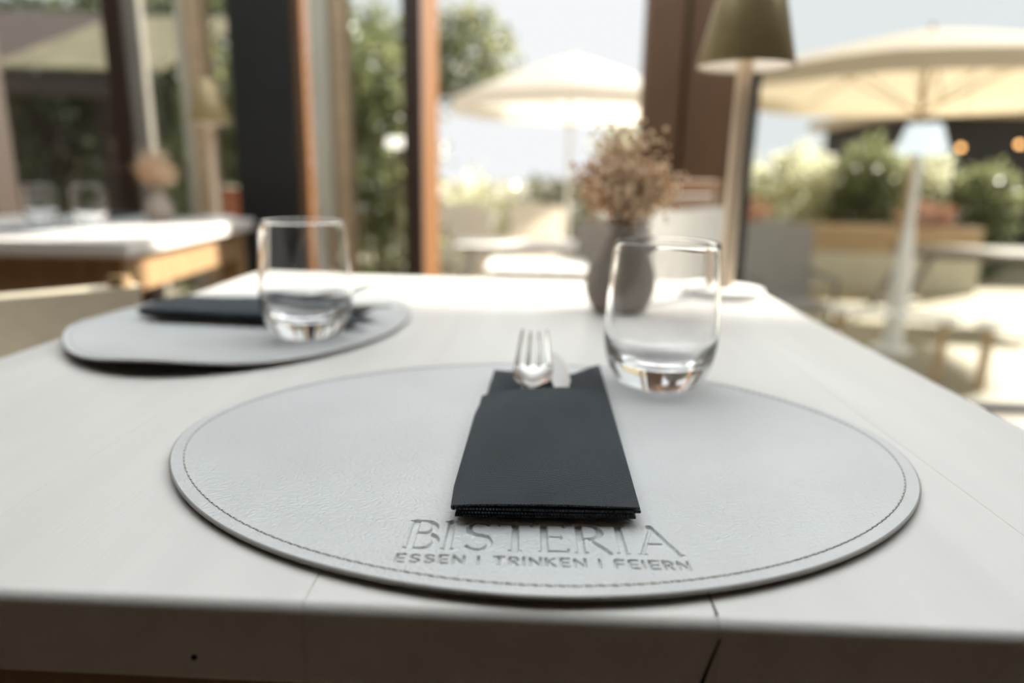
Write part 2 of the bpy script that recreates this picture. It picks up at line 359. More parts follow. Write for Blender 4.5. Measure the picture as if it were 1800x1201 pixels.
# ================================================================== PLACEMATS
# glyph strokes: (points, half widths), unit = cap height
def arc(cx, cy, rx, ry, a0, a1, n=14): return [(cx+rx*math.cos(math.radians(a0+(a1-a0)*i/n)), cy+ry*math.sin(math.radians(a0+(a1-a0)*i/n))) for i in range(n+1)]
K, TN = .062, .028                                        # stem / thin half widths
def serif_word():
    st = []
    def S_(pts, w): st.append((pts, w if hasattr(w, '__len__') else [w]*len(pts)))
    def swell(n, lo, hi): return [lo+(hi-lo)*math.sin(PI*i/(n-1)) for i in range(n)]
    def stem(x):
        S_([(x, .02), (x, .98)], K); S_([(x-.12, .015), (x+.12, .015)], .015); S_([(x-.12, .985), (x+.12, .985)], .015)
    adv = {'B': .66, 'I': .30, 'S': .62, 'T': .74, 'E': .64, 'R': .74, 'A': .86}
    x = 0
    total = []
    for ch in 'BISTERIA':
        if ch == 'B':
            stem(x+.1)
            p = [(x+.1, .985), (x+.28, .985)]+arc(x+.28, .765, .24, .22, 90, -90)+[(x+.1, .545)]; S_(p, [TN, TN]+swell(15, TN, K)+[TN])
            p = [(x+.1, .545), (x+.3, .545)]+arc(x+.3, .28, .30, .265, 90, -90)+[(x+.1, .015)]; S_(p, [TN, TN]+swell(15, TN, K)+[TN])
        if ch == 'I': stem(x+.1)
        if ch == 'S':
            p = arc(x+.3, .75, .22, .235, 35, 180, 12)+arc(x+.3, .74, .22, .21, 195, 250, 4)+arc(x+.29, .27, .25, .26, 60, -20, 8)+arc(x+.29, .265, .25, .25, -40, -150, 8)
            n = len(p); S_(p, [TN+(K-TN)*max(0, 1-abs(i/(n-1)-.52)/.4) for i in range(n)])
        if ch == 'T':
            S_([(x+.34, .02), (x+.34, .97)], K); S_([(x+.0, .965), (x+.68, .965)], TN); S_([(x, .88), (x, .97)], .016); S_([(x+.68, .88), (x+.68, .97)], .016); S_([(x+.22, .015), (x+.46, .015)], .015)
        if ch == 'E':
            stem(x+.1); S_([(x+.1, .97), (x+.52, .97)], TN); S_([(x+.1, .52), (x+.45, .52)], TN); S_([(x+.1, .03), (x+.56, .03)], TN); S_([(x+.56, .03), (x+.58, .13)], .016); S_([(x+.52, .97), (x+.53, .88)], .016); S_([(x+.45, .46), (x+.45, .58)], .014)
        if ch == 'R':
            stem(x+.1)
            p = [(x+.1, .985), (x+.28, .985)]+arc(x+.28, .74, .26, .245, 90, -90)+[(x+.1, .495)]; S_(p, [TN, TN]+swell(15, TN, K)+[TN])
            S_([(x+.28, .5), (x+.5, .2), (x+.66, .0)], [TN, K, K*.8])
        if ch == 'A':
            S_([(x+.06, .01), (x+.42, .99)], TN); S_([(x+.38, .99), (x+.78, .01)], K); S_([(x+.18, .36), (x+.63, .36)], TN); S_([(x-.02, .012), (x+.14, .012)], .014); S_([(x+.68, .012), (x+.9, .012)], .014)
        x += adv[ch]+.1
    return st, x-.1
def sans_word(text):
    st = []; x = 0; w = .085
    def S_(*pts): st.append((list(pts), [w]*len(pts)))
    for ch in text:
        if ch == ' ': x += .55; continue
        if ch == 'E': S_((x, 0), (x, 1)); S_((x, 1), (x+.5, 1)); S_((x, .5), (x+.45, .5)); S_((x, 0), (x+.5, 0)); x += .5
        elif ch == 'F': S_((x, 0), (x, 1)); S_((x, 1), (x+.5, 1)); S_((x, .5), (x+.45, .5)); x += .5
        elif ch == 'S': S_(*(arc(x+.28, .74, .25, .24, 30, 250, 8)+arc(x+.27, .26, .26, .25, 70, -150, 8))); x += .54
        elif ch == 'N': S_((x, 0), (x, 1), (x+.62, 0), (x+.62, 1)); x += .62
        elif ch == '|': S_((x, 0), (x, 1)); x += .05
        elif ch == 'I': S_((x, 0), (x, 1)); x += .05
        elif ch == 'T': S_((x+.3, 0), (x+.3, 1)); S_((x, 1), (x+.6, 1)); x += .6
        elif ch == 'R': S_(*([(x, 0), (x, 1), (x+.25, 1)]+arc(x+.25, .75, .25, .25, 80, -90, 6)+[(x, .5)])); S_((x+.2, .5), (x+.52, 0)); x += .52
        elif ch == 'K': S_((x, 0), (x, 1)); S_((x+.5, 1), (x, .45)); S_((x+.14, .58), (x+.54, 0)); x += .54
        x += .34
    return st, x-.34

def stroke_field(px, py, strokes, ox, oy, sx, sy):
    """signed distance (m) to the union of strokes; negative inside"""
    best = np.full(px.shape, 1.0)
    for pts, ws in strokes:
        for i in range(len(pts)-1):
            ax, ay = ox+pts[i][0]*sx, oy+pts[i][1]*sy; bx, by = ox+pts[i+1][0]*sx, oy+pts[i+1][1]*sy
            wa, wb = ws[i]*sy, ws[i+1]*sy
            dx, dy = bx-ax, by-ay; l2 = dx*dx+dy*dy+1e-12
            t = np.clip(((px-ax)*dx+(py-ay)*dy)/l2, 0, 1)
            d = np.hypot(px-ax-t*dx, py-ay-t*dy)-(wa+(wb-wa)*t)
            np.minimum(best, d, out=best)
    return best

MAT_A, MAT_B, MAT_N, MAT_T = .240, .190, 1.92, .0027
def sup(t, a, b, n):
    c, s = math.cos(t), math.sin(t)
    return (math.copysign(abs(c)**(2/n), c)*a, math.copysign(abs(s)**(2/n), s)*b)
def outline(a, b, n, k=220):
    """even-length outline samples of the oval"""
    ts = np.linspace(0, 2*PI, 2001)[:-1]; p = np.array([sup(t, a, b, n) for t in ts]); q = np.vstack([p, p[:1]])
    L = np.concatenate([[0], np.cumsum(np.hypot(*np.diff(q, axis=0).T))]); s = np.linspace(0, L[-1], k+1)[:-1]
    return np.c_[np.interp(s, L, q[:, 0]), np.interp(s, L, q[:, 1])]

def make_placemat(a, b, step, warp):
    """oval leather mat in its own coordinates (diner at -y); warp(x,y)->lift"""
    root = empty('placemat')
    PX0, PX1, PY0, PY1 = -.074, .072, -.1735, -.116              # rectangle that holds the pressed lettering
    nx, ny = int((PX1-PX0)/step), int((PY1-PY0)/step)
    gx = np.linspace(PX0, PX1, nx+1); gy = np.linspace(PY0, PY1, ny+1); GX, GY = np.meshgrid(gx, gy)
    st, wd = serif_word(); H1 = .0275
    sf = stroke_field(GX, GY, st, -.0672, -.1530, .1310/wd, H1)
    s2, wd2 = sans_word('ESSEN | TRINKEN | FEIERN'); H2 = .0068
    sf = np.minimum(sf, stroke_field(GX, GY, s2, -.0690, -.1655, .1335/wd2, H2))
    def smooth(d, e): t = np.clip((e-d)/(2*e), 0, 1); return t*t*(3-2*t)
    dep = -.0016*smooth(sf, .00028) + .00028*np.exp(-np.clip(sf, 0, 1)/.0012)*(sf > 0)
    edge = np.minimum.reduce([GX-PX0, PX1-GX, GY-PY0, PY1-GY]); dep *= np.clip(edge/.002, 0, 1)
    GZ = MAT_T+dep+warp(GX, GY)
    V = np.c_[GX.ravel(), GY.ravel(), GZ.ravel()]
    i = np.arange(nx*ny); r, c_ = i//nx, i % nx; q = r*(nx+1)+c_
    me = bpy.data.meshes.new('pressed_lettering'); me.from_pydata(V.tolist(), [], np.c_[q, q+1, q+nx+2, q+nx+1].tolist()); me.materials.append(M['leather']); me.shade_smooth()
    o = bpy.data.objects.new('pressed_lettering', me); COL.objects.link(o); o.parent = root; o['label'] = 'words BISTERIA ESSEN TRINKEN FEIERN pressed into the leather'
    # rest of the top: triangulated oval with a window for the lettering
    k = 240; ol = outline(a-.0012, b-.0012, MAT_N, k)
    pts = [tuple(p) for p in ol]; ed = [(i, (i+1) % k) for i in range(k)]
    s0 = len(pts); m1, m2 = 30, 12
    rect = [(PX0+(PX1-PX0)*i/m1, PY0) for i in range(m1)]+[(PX1, PY0+(PY1-PY0)*i/m2) for i in range(m2)]+[(PX1-(PX1-PX0)*i/m1, PY1) for i in range(m1)]+[(PX0, PY1-(PY1-PY0)*i/m2) for i in range(m2)]
    pts += rect; ed += [(s0+i, s0+(i+1) % len(rect)) for i in range(len(rect))]
    for x in np.arange(-a, a, .012):
        for y in np.arange(-b, b, .012):
            if abs(x/(a-.006))**MAT_N+abs(y/(b-.006))**MAT_N < 1 and not (PX0-.003 < x < PX1+.003 and PY0-.003 < y < PY1+.003): pts.append((x, y))
    vo, _, fo, *_ = delaunay_2d_cdt([Vector(p) for p in pts], ed, [], 1, 1e-7)
    F = []
    for f in fo:
        cx_ = sum(vo[j].x for j in f)/len(f); cy_ = sum(vo[j].y for j in f)/len(f)
        if not (PX0 < cx_ < PX1 and PY0 < cy_ < PY1): F.append(tuple(f))
    vz = [(v.x, v.y, MAT_T+float(warp(np.array(v.x), np.array(v.y)))) for v in vo]
    me = bpy.data.meshes.new('leather_top'); me.from_pydata(vz, [], F); me.materials.append(M['leather']); me.shade_smooth()
    o = bpy.data.objects.new('leather_top', me); COL.objects.link(o); o.parent = root
    # edge and underside
    rings = [(a-.0012, b-.0012, MAT_T), (a-.0003, b-.0003, MAT_T-.0004), (a, b, MAT_T-.0013), (a-.0002, b-.0002, .0007), (a-.0012, b-.0012, .0003)]
    P = []; 
    for (ra, rb, z) in rings:
        for p in outline(ra, rb, MAT_N, k): P.append((p[0], p[1], z+float(warp(np.array(p[0]), np.array(p[1])))))
    F = [(i*k+j, i*k+(j+1) % k, (i+1)*k+(j+1) % k, (i+1)*k+j) for i in range(4) for j in range(k)]
    m_ = MB(); m_.add(P, F); m_.build('rim', M['leatheredge'], root, smooth='full')
    vb = [(v[0], v[1], v[2]-MAT_T+.0003) for v in vz]
    me = bpy.data.meshes.new('underside'); me.from_pydata(vb, [], [tuple(f) for f in fo]); me.materials.append(M['leatherback'])
    o = bpy.data.objects.new('underside', me); COL.objects.link(o); o.parent = root
    # seam: one thread of slanted stitches
    n = 226; so = outline(a-.0085, b-.0085, MAT_N, n); th = MB()
    for i in range(n):
        p = so[i]; q_ = so[(i+1) % n]; d = q_-p; l = np.hypot(*d); u = d/l; nn = np.array((-u[1], u[0]))
        A = p+u*l*.1+nn*.00025; B = p+u*l*.9-nn*.00025
        pt = []
        for t, dz in ((0, -.0006), (.15, .0001), (.5, .0003), (.85, .0001), (1, -.0006)):
            xy = A+(B-A)*t; pt.append((xy[0], xy[1], MAT_T+dz+float(warp(np.array(xy[0]), np.array(xy[1])))))
        th.tube(pt, [.0003, .0005, .00055, .0005, .0003], 6)
        # needle hole
    o = th.build('stitching', M['thread'], root, smooth='full'); o['kind'] = 'stuff'
    hl = MB()
    for i in range(n):
        p = so[i]; z = MAT_T+float(warp(np.array(p[0]), np.array(p[1])))+.00008
        hl.lathe([(0, 0), (.0006, 0), (.0005, .00006), (0, .00006)], 6, (p[0], p[1], z))
    o = hl.build('needle_holes', M['crackdark'], root); o['kind'] = 'stuff'
    return root

def gauss(x, y, cx, cy_, sx, sy): return np.exp(-((x-cx)/sx)**2-((y-cy_)/sy)**2)
def warp1(x, y): return .0026*np.clip((y/-.19), 0, 1)**3+.0030*gauss(x, y, -.22, -.06, .09, .09)+.0015*gauss(x, y, .2, -.12, .09, .06)
pm1 = make_placemat(MAT_A, MAT_B, .0004, warp1); pm1.location = (.0050, .4415, T+.0002); pm1.rotation_euler = (0, 0, .02)
tag(pm1, 'oval grey leather placemat in the foreground under the napkin, pressed lettering towards the camera', 'placemat', 'oval placemats')
# second mat: diner on the left, so its own -y points to -x of the room (rotated -90 deg); its edge towards the camera curls up
def warp2(x, y):
    # own +x = room -y (towards camera)
    e = np.clip((np.hypot(x/.243, y/.18)-.55)/.45, 0, 1)
    return .011*e*gauss(x, y, .235, .0, .13, .075)+.009*e*gauss(x, y, .13, -.14, .09, .09)+.002*e
pm2 = make_placemat(.243, .180, .0009, warp2); pm2.location = (-.335, .797, T+.0002); pm2.rotation_euler = (0, 0, -PI/2)
tag(pm2, 'oval grey leather placemat with curled edge at the left of the foreground table', 'placemat', 'oval placemats')

# ================================================================== NAPKINS WITH CUTLERY (built relative to the mat centre)
def slab(mb, x_of, y0f, y1f, zf, th, nu=18, nv=30, seed=0, amp=.0005):
    """thin closed sheet: x_of(u,v)->x ; y between y0f(u), y1f(u); zf(u,v) top height"""
    r = np.random.default_rng(seed); ph = r.uniform(0, 6.28, 6)
    def wob(u, v): return amp*(math.sin(5*u+ph[0]+3*v)+math.sin(9*v+ph[1]-4*u)+.6*math.sin(17*u+ph[2])*math.sin(11*v+ph[3]))
    P = []
    for side in (0, 1):
        for j in range(nv+1):
            for i in range(nu+1):
                u, v = i/nu, j/nv; y = y0f(u)+(y1f(u)-y0f(u))*v
                edge = min(1, min(u, 1-u)*nu*.5, v*nv*.5)
                z = zf(u, v)+wob(u, v)*min(1, edge*.6+.2)
                t = th*(.55+.45*min(1, edge))
                P.append((x_of(u, v), y, z if side == 0 else z-t))
    n = (nu+1)*(nv+1); F = []
    for j in range(nv):
        for i in range(nu):
            a = j*(nu+1)+i; F.append((a, a+1, a+nu+2, a+nu+1)); F.append((n+a, n+a+nu+1, n+a+nu+2, n+a+1))
    for i in range(nu):
        a = i; F.append((a, n+a, n+a+1, a+1)); a = nv*(nu+1)+i; F.append((a, a+1, n+a+1, n+a))
    for j in range(nv):
        a = j*(nu+1); F.append((a, a+nu+1, n+a+nu+1, n+a)); a += nu; F.append((a, n+a, n+a+nu+1, a+nu+1))
    mb.add(P, F)

def make_napkin():
    root = empty('napkin')
    lx = lambda v: -.0470+.0065*v                 # left and right edges along the length
    rx = lambda v: .0480+.0085*v
    yN = -.1285
    def full(seed, y_near, ztop, th, x_in_l, x_in_r, yend):
        m_ = MB(); slab(m_, lambda u, v: (lx(v)+x_in_l)*(1-u)+(rx(v)-x_in_r)*u, lambda u: y_near+.002*u, yend, lambda u, v: ztop-.0012*v, th, seed=seed)
        return m_.build('fold_layer', M['napkin'], root, smooth=True)
    flat = lambda y: (lambda u: y)
    full(1, yN+.0045, .0026, .0022, .001, .0015, flat(.118))
    full(2, yN+.0030, .0050, .0022, .0035, .003, flat(.126))
    full(3, yN+.0022, .0074, .0022, .003, -.0004, lambda u: .134-.012*u/.7 if u < .7 else .122+.036*(u-.7)/.3)
    m_ = MB()
    def zt(u, v):
        side = (1-(2*u-1)**2)
        return .0100+.0062*side**.8*min(1, .12+v*1.15)-.0010*(1-side)*v
    slab(m_, lambda u, v: (lx(v*.66)-.0005)*(1-u)+(rx(v*.66)-.0006)*u, lambda u: yN+.003*u, lambda u: .0505+.010*u, zt, .0017, nu=24, nv=34, seed=4, amp=.0007)
    m_.build('pocket', M['napkin'], root, smooth=True)
    # rolled fold along the left edge, joining pocket and layers
    e = MB(); e.tube([(lx(v*.62)+.0004, yN+.005+v*.165, .0062-.0006*v) for v in np.linspace(0, 1, 8)], [.0016]+[.003]*6+[.0016], 10)
    e.build('fold_edge', M['napkin'], root, smooth=True)
    return root

def prism(mb, outline_xy, z0, z1, zfun=None):
    n = len(outline_xy); zfun = zfun or (lambda x, y: 0)
    P = [(x, y, z0+zfun(x, y)) for x, y in outline_xy]+[(x, y, z1+zfun(x, y)) for x, y in outline_xy]
    F = [tuple(range(n-1, -1, -1)), tuple(range(n, 2*n))]+[(i, (i+1) % n, n+(i+1) % n, n+i) for i in range(n)]
    mb.add(P, F)

def make_fork():
    root = empty('fork')
    def zc(y): return .021*max(0, (y-.028)/.085)**1.25   # dished head, tips lifted
    # handle
    h = MB(); st = [(-.075, .0085), (-.06, .0088), (-.02, .0055), (.0, .0042), (.02, .0045), (.03, .007)]
    P = []
    for (y, w_) in st: P += [(-w_, y, -.0008), (w_, y, -.0008), (w_*.9, y, .0012), (-w_*.9, y, .0012)]
    F = [(4*i+k, 4*i+(k+1) % 4, 4*i+4+(k+1) % 4, 4*i+4+k) for i in range(len(st)-1) for k in range(4)]+[(0, 1, 2, 3), (20, 23, 22, 21)]
    h.add(P, F); h.build('handle', M['steel'], root, smooth=True)
    # head plate
    hd = MB(); nu, rows = 8, [(.026, .0065), (.032, .0105), (.040, .0130), (.050, .0138), (.060, .0138)]
    P = []
    for s_ in (0, 1):
        for (y, w_) in rows:
            for i in range(nu+1):
                u = 2*i/nu-1; P.append((u*w_, y, zc(y)+.0022*u*u+(.0 if s_ else .0016)))
    n = len(rows)*(nu+1); F = []
    for j in range(len(rows)-1):
        for i in range(nu):
            a = j*(nu+1)+i; F.append((a, a+1, a+nu+2, a+nu+1)); F.append((n+a, n+a+nu+1, n+a+nu+2, n+a+1))
    for i in range(nu):
        F.append((i, n+i, n+i+1, i+1)); a = (len(rows)-1)*(nu+1)+i; F.append((a, a+1, n+a+1, n+a))
    for j in range(len(rows)-1):
        a = j*(nu+1); F.append((a, a+nu+1, n+a+nu+1, n+a)); a += nu; F.append((a, n+a, n+a+nu+1, a+nu+1))
    hd.add(P, F); hd.build('head', M['steel'], root, smooth=True)
    for k in range(4):
        x = -.0116+k*.00773; tt = MB()
        pts = [(x*(1-.04*i), .0585+i*.0108, zc(.0585+i*.0108)+.0022*(x/.0138)**2+.0008) for i in range(6)]
        tt.tube(pts, [.0019, .0018, .0017, .0016, .0014, .0006], 8); tt.build('tine', M['steel'], root, smooth=True)
    return root

def make_knife():
    root = empty('knife')
    o1 = [(-.0085, -.080), (.0085, -.080), (.0075, -.02), (.006, .015), (-.006, .015), (-.0075, -.02)]
    h = MB(); prism(h, o1, -.0012, .0022); h.build('handle', M['steel'], root)
    ol = [(-.0055, .0151), (.0055, .0151)]+[(.0092, .03), (.0100, .06), (.0094, .085), (.0078, .100), (.0045, .1105), (.0005, .1135), (-.0035, .108), (-.0062, .092), (-.0070, .06), (-.0062, .03)]
    b_ = MB(); prism(b_, ol, -.0004, .0012); b_.build('blade', M['steel'], root)
    return root

def on_mat(pm, x, y): return pm.matrix_basis @ Vector((x, y, 0))
def put(o, pm, x, y, z, rz=0., rx=0.):
    o.location = (Matrix.Translation(pm.location) @ Matrix.Rotation(pm.rotation_euler.z, 4, 'Z')) @ Vector((x, y, z)); o.rotation_euler = (rx, 0, pm.rotation_euler.z+rz)
ZM = MAT_T+.0010
nk = make_napkin(); put(nk, pm1, 0, 0, ZM+.0006)
tag(nk, 'slate grey paper napkin folded into a cutlery pocket above the pressed lettering', 'napkin', 'folded napkins')
fk = make_fork(); put(fk, pm1, -.006, .033, ZM+.0125, -.03, .05); fk.scale = (1.15, 1, 1); tag(fk, 'steel fork with upturned tines in the foreground napkin', 'fork', 'cutlery in the napkins')
kn = make_knife(); put(kn, pm1, .0185, .052, ZM+.0115, .06, .03); tag(kn, 'steel table knife beside the fork in the foreground napkin', 'knife', 'cutlery in the napkins')
nk2 = copy_tree(nk); put(nk2, pm2, -.004, 0, ZM+.0045, -.04); tag(nk2, 'slate grey napkin lying flat on the left placemat behind the tumbler', 'napkin')
fk2 = copy_tree(fk); put(fk2, pm2, -.010, .033, ZM+.0165, -.06, .05); tag(fk2, 'steel fork sticking out of the left placemat napkin', 'fork')
kn2 = copy_tree(kn); put(kn2, pm2, .0115, .052, ZM+.0155, .02, .03); tag(kn2, 'steel knife sticking out of the left placemat napkin', 'knife')

# ================================================================== TUMBLERS
def make_tumbler():
    root = empty('tumbler')
    out = [(0, 0), (.021, 0), (.0265, .0008), (.0335, .0045), (.0400, .0125), (.0445, .0235), (.0470, .037), (.0474, .050), (.0463, .072), (.0447, .095), (.0432, .114), (.0426, .1215)]
    rim = [(.0423, .1223), (.0417, .1223), (.0414, .1215)]
    inn = [(.0420, .114), (.0434, .095), (.0449, .072), (.0459, .050), (.0454, .042), (.0428, .0330), (.0368, .0262), (.0270, .0222), (.0140, .0204), (0, .0200)]
    def dense(p, n=3):
        q = []
        for i in range(len(p)-1):
            p0, p1, p2, p3 = p[max(i-1, 0)], p[i], p[i+1], p[min(i+2, len(p)-1)]
            for k in range(n):
                t = k/n; q.append(tuple(.5*((2*p1[d])+(-p0[d]+p2[d])*t+(2*p0[d]-5*p1[d]+4*p2[d]-p3[d])*t*t+(-p0[d]+3*p1[d]-3*p2[d]+p3[d])*t**3) for d in (0, 1)))
        return q+[p[-1]]
    pr = dense(out)+rim+dense(inn)
    pr = [(max(0, r), max(0, z)) for r, z in pr]
    MB().lathe(pr, 72).build('bowl', M['tumbler'], root, smooth='full')
    return root
tu = make_tumbler(); tu.location = (.1055, .566, T+.0042)
tag(tu, 'clear rounded drinking tumbler standing on the foreground placemat, right of the napkin', 'glass', 'water tumblers')
dup(tu, (-.2435, .705, T+.0046), .5, 'clear rounded tumbler standing on the left placemat in front of its napkin')

# ================================================================== VASE AND DRIED FLOWERS
def make_vase():
    root = empty('bud_vase')
    pr = [(0, 0), (.030, 0), (.034, .002), (.0405, .012), (.0455, .026), (.0465, .042), (.0435, .058), (.0365, .073), (.0270, .086), (.0195, .097), (.0165, .106), (.0170, .114), (.0185, .119), (.0165, .119), (.0145, .112), (.0140, .100), (.022, .085), (.033, .070), (.038, .045), (.035, .015), (0, .008)]
    MB().lathe(pr, 40).build('body', M['vase'], root, smooth='full')
    return root
ico = None
def ico_data():
    bm = bmesh.new(); bmesh.ops.create_icosphere(bm, subdivisions=1, radius=1); bm.verts.index_update()
    P = [v.co.copy() for v in bm.verts]; F = [[v.index for v in f.verts] for f in bm.faces]; bm.free(); return P, F
IP, IF = ico_data()
def make_flowers(n=30, seed=3, blobs=64):
    root = empty('dried_flower_bunch'); r = random.Random(seed)
    for i in range(n):
        ang = r.uniform(0, 2*PI); sp = r.uniform(.1, 1)**.7; H = r.uniform(.045, .118)*(1.05-.38*sp*sp)
        tx, ty = math.cos(ang)*sp*.055, math.sin(ang)*sp*.055
        base = Vector((r.uniform(-.006, .006), r.uniform(-.006, .006), .045)); neck = Vector((tx*.12, ty*.12, .113)); tip = Vector((tx, ty, .122+H))
        sprig = empty('sprig'); sprig.parent = root
        s_ = MB(); s_.tube([base, neck, neck.lerp(tip, .5)+Vector((0, 0, .004)), tip], [.0009, .0008, .0007, .0004], 5)
        bl = MB()
        for k in range(blobs):
            t = r.uniform(.42, 1); c0 = neck.lerp(tip, t); spread = .007+.0085*(1-abs(t-.75))
            d = Vector((r.gauss(0, 1), r.gauss(0, 1), r.gauss(0, .8)))*spread; q = c0+d
            if k % 2 == 0: s_.tube([c0-Vector((0, 0, .006)), q], [.0003, .0002], 3, False)
            rr = r.uniform(.0016, .0040); bl.add([q+p*rr*r.uniform(.75, 1.25) for p in IP], IF)
        s_.build('stem', M['stem'], sprig); bl.build('blossom', M['bloom'] if i % 3 else M['bloom2'], sprig)
    return root
VX, VY = .1115, .920
vz = make_vase(); vz.location = (VX, VY, T); tag(vz, 'small matte grey bottle vase holding dried flowers on the foreground table', 'vase', 'bud vases')
fl = make_flowers(); fl.location = (VX, VY, T+.001); tag(fl, 'bunch of dried beige flowers in the foreground vase', 'dried flowers', 'dried flower bunches')

# ================================================================== TABLE LAMP
def make_lamp(shade_m, pole_m):
    root = empty('table_lamp')
    MB().lathe([(0, 0), (.058, 0), (.060, .002), (.060, .010), (.0575, .0135), (.014, .0145), (0, .0145)], 56).build('base', M['lampwhite'], root, smooth=True)
    MB().lathe([(0, .0145), (.0125, .0145), (.0120, .03), (.0118, .40), (0, .40)], 28).build('pole', pole_m, root, smooth=True)
    MB().lathe([(.0675, .337), (.0690, .336), (.0695, .338), (.0365, .478), (.034, .481), (0, .481)], 64).build('shade', shade_m, root, smooth=True)
    MB().lathe([(.0672, .3385), (.0350, .474), (0, .474)], 56).build('shade_lining', M['lampwhite'], root, smooth=True)
    MB().lathe([(.0121, .405), (.036, .405), (.036, .409), (0, .409)], 32).build('light_disc', M['led'], root, smooth=True)
    return root
M['polesand'] = mat('sand_lacquer', (212, 192, 168), .4, var=.03)
lp = make_lamp(M['brass'], M['polesand']); lp.location = (.2935, 1.07, T)
tag(lp, 'slim table lamp with khaki cone shade on the foreground table', 'lamp', 'cordless table lamps')

# ------------------------------------------------------------------ things on the second table
dup(lp, (-1.165, 2.47, T), 0, 'table lamp with cone shade on the table by the left windows')
vz2 = dup(vz, (-1.30, 2.33, T), 0, 'grey bud vase on the table by the left windows')
dup(fl, (-1.30, 2.33, T+.001), 1.1, 'bunch of dried flowers in the vase on the table by the left windows')
def small_mat(x, y, rz, label):
    c_ = copy_tree(pm1); c_.location = (x, y, T+.0002); c_.rotation_euler = (0, 0, rz); c_['label'] = label; return c_
pm3 = small_mat(-1.43, 1.895, a2, 'oval placemat at the near side of the table by the left windows')
pm4 = small_mat(-1.53, 2.40, a2+PI, 'oval placemat at the far side of the table by the left windows')
nk3 = copy_tree(nk); put(nk3, pm3, 0, 0, ZM+.0006); nk3['label'] = 'slate grey napkin on the near placemat by the left windows'
nk4 = copy_tree(nk); put(nk4, pm4, 0, 0, ZM+.0006); nk4['label'] = 'slate grey napkin on the far placemat by the left windows'
dup(tu, (-1.345, 2.03, T+.0042), .2, 'clear tumbler on the near placemat by the left windows')
dup(tu, (-1.575, 2.14, T+.0006), .9, 'clear tumbler standing between the placemats by the left windows')

# ================================================================== INDOOR CHAIRS
def make_chair(name, fab, top_z, post_z, seat_w=.46):
    """oak frame chair with a canvas sling back; origin on the floor under the seat centre, front = -y"""
    root = empty(name); h = seat_w/2
    for sx in (-1, 1):
        MB().box(sx*h-.019, sx*h+.019, -.22, -.182, 0, .43, bev=.004).build('leg', M['oak'], root)
        b_ = MB(); b_.tube([(sx*h, .20, 0), (sx*h, .205, .43), (sx*h, .235, post_z)], [.018, .020, .017], 10); b_.build('leg', M['oak'], root, smooth=True)
        MB().box(sx*h-.014, sx*h+.014, -.18, .19, .36, .41, bev=.004).build('side_rail', M['oak'], root)
    MB().box(-h+.02, h-.02, -.215, -.19, .36, .41, bev=.003).build('front_rail', M['oak'], root)
    MB().box(-h+.02, h-.02, .19, .215, .36, .41, bev=.003).build('rear_rail', M['oak'], root)
    s_ = MB(); P = []; nu, nv = 10, 8
    slab(s_, lambda u, v: -h-.012+(2*h+.024)*u, lambda u: -.235, lambda u: .195, lambda u, v: .455-.012*math.sin(PI*u)*math.sin(PI*v), .035, nu, nv, 5, .001)
    s_.build('seat', fab, root, smooth=True)
    b_ = MB(); z0 = top_z-.26; n = 12; P = []
    for s2 in (0, 1):
        for j in range(9):
            for i in range(n+1):
                u = i/n; z = z0+(top_z-z0)*j/8; yb = .205+.03*(z-.43)/(post_z-.43)
                P.append((-h-.024+(2*h+.048)*u, yb+.016*math.sin(PI*u)+(-.022 if s2 == 0 else .022), z-.006*math.sin(PI*u)*(j/8)))
    m9 = 9*(n+1); F = []
    for j in range(8):
        for i in range(n):
            a = j*(n+1)+i; F += [(a, a+1, a+n+2, a+n+1), (m9+a, m9+a+n+1, m9+a+n+2, m9+a+1)]
    for i in range(n): a = 8*(n+1)+i; F += [(i, m9+i, m9+i+1, i+1), (a, a+1, m9+a+1, m9+a)]
    for j in range(8): a = j*(n+1); F += [(a, a+n+1, m9+a+n+1, m9+a), (a+n, m9+a+n, m9+a+2*n+1, a+2*n+1)]
    b_.add(P, F); b_.build('backrest', fab, root, smooth=True)
    return root
ch1 = make_chair('dining_chair', M['linen'], .742, .758)
bx, by = .755, .656                                        # direction along its backrest
ctr = Vector((-.835, .905, 0)); nrm = Vector((by, -bx, 0)); ctr2 = ctr+nrm*.215
ch1.location = ctr2; ch1.rotation_euler = (0, 0, math.atan2(nrm.x, -nrm.y))
tag(ch1, 'oak chair with beige canvas back between the two tables at the left', 'chair', 'oak canvas chairs')
ch2 = make_chair('dining_chair', M['greyfab'], .838, .925, .44)
ch2.location = (.65, 2.155, 0); ch2.rotation_euler = (0, 0, .85); tag(ch2, 'oak chair with grey fabric back behind the flower vase, before the brown post', 'chair', 'oak canvas chairs')
MB().box(-.20, .20, .222, .246, .885, .925, bev=.004).build('top_rail', M['oak_jamb'], ch2)
MB().box(-.20, .20, .222, .240, .83, .88, bev=.004).build('back_board', M['brownwood'], ch2)

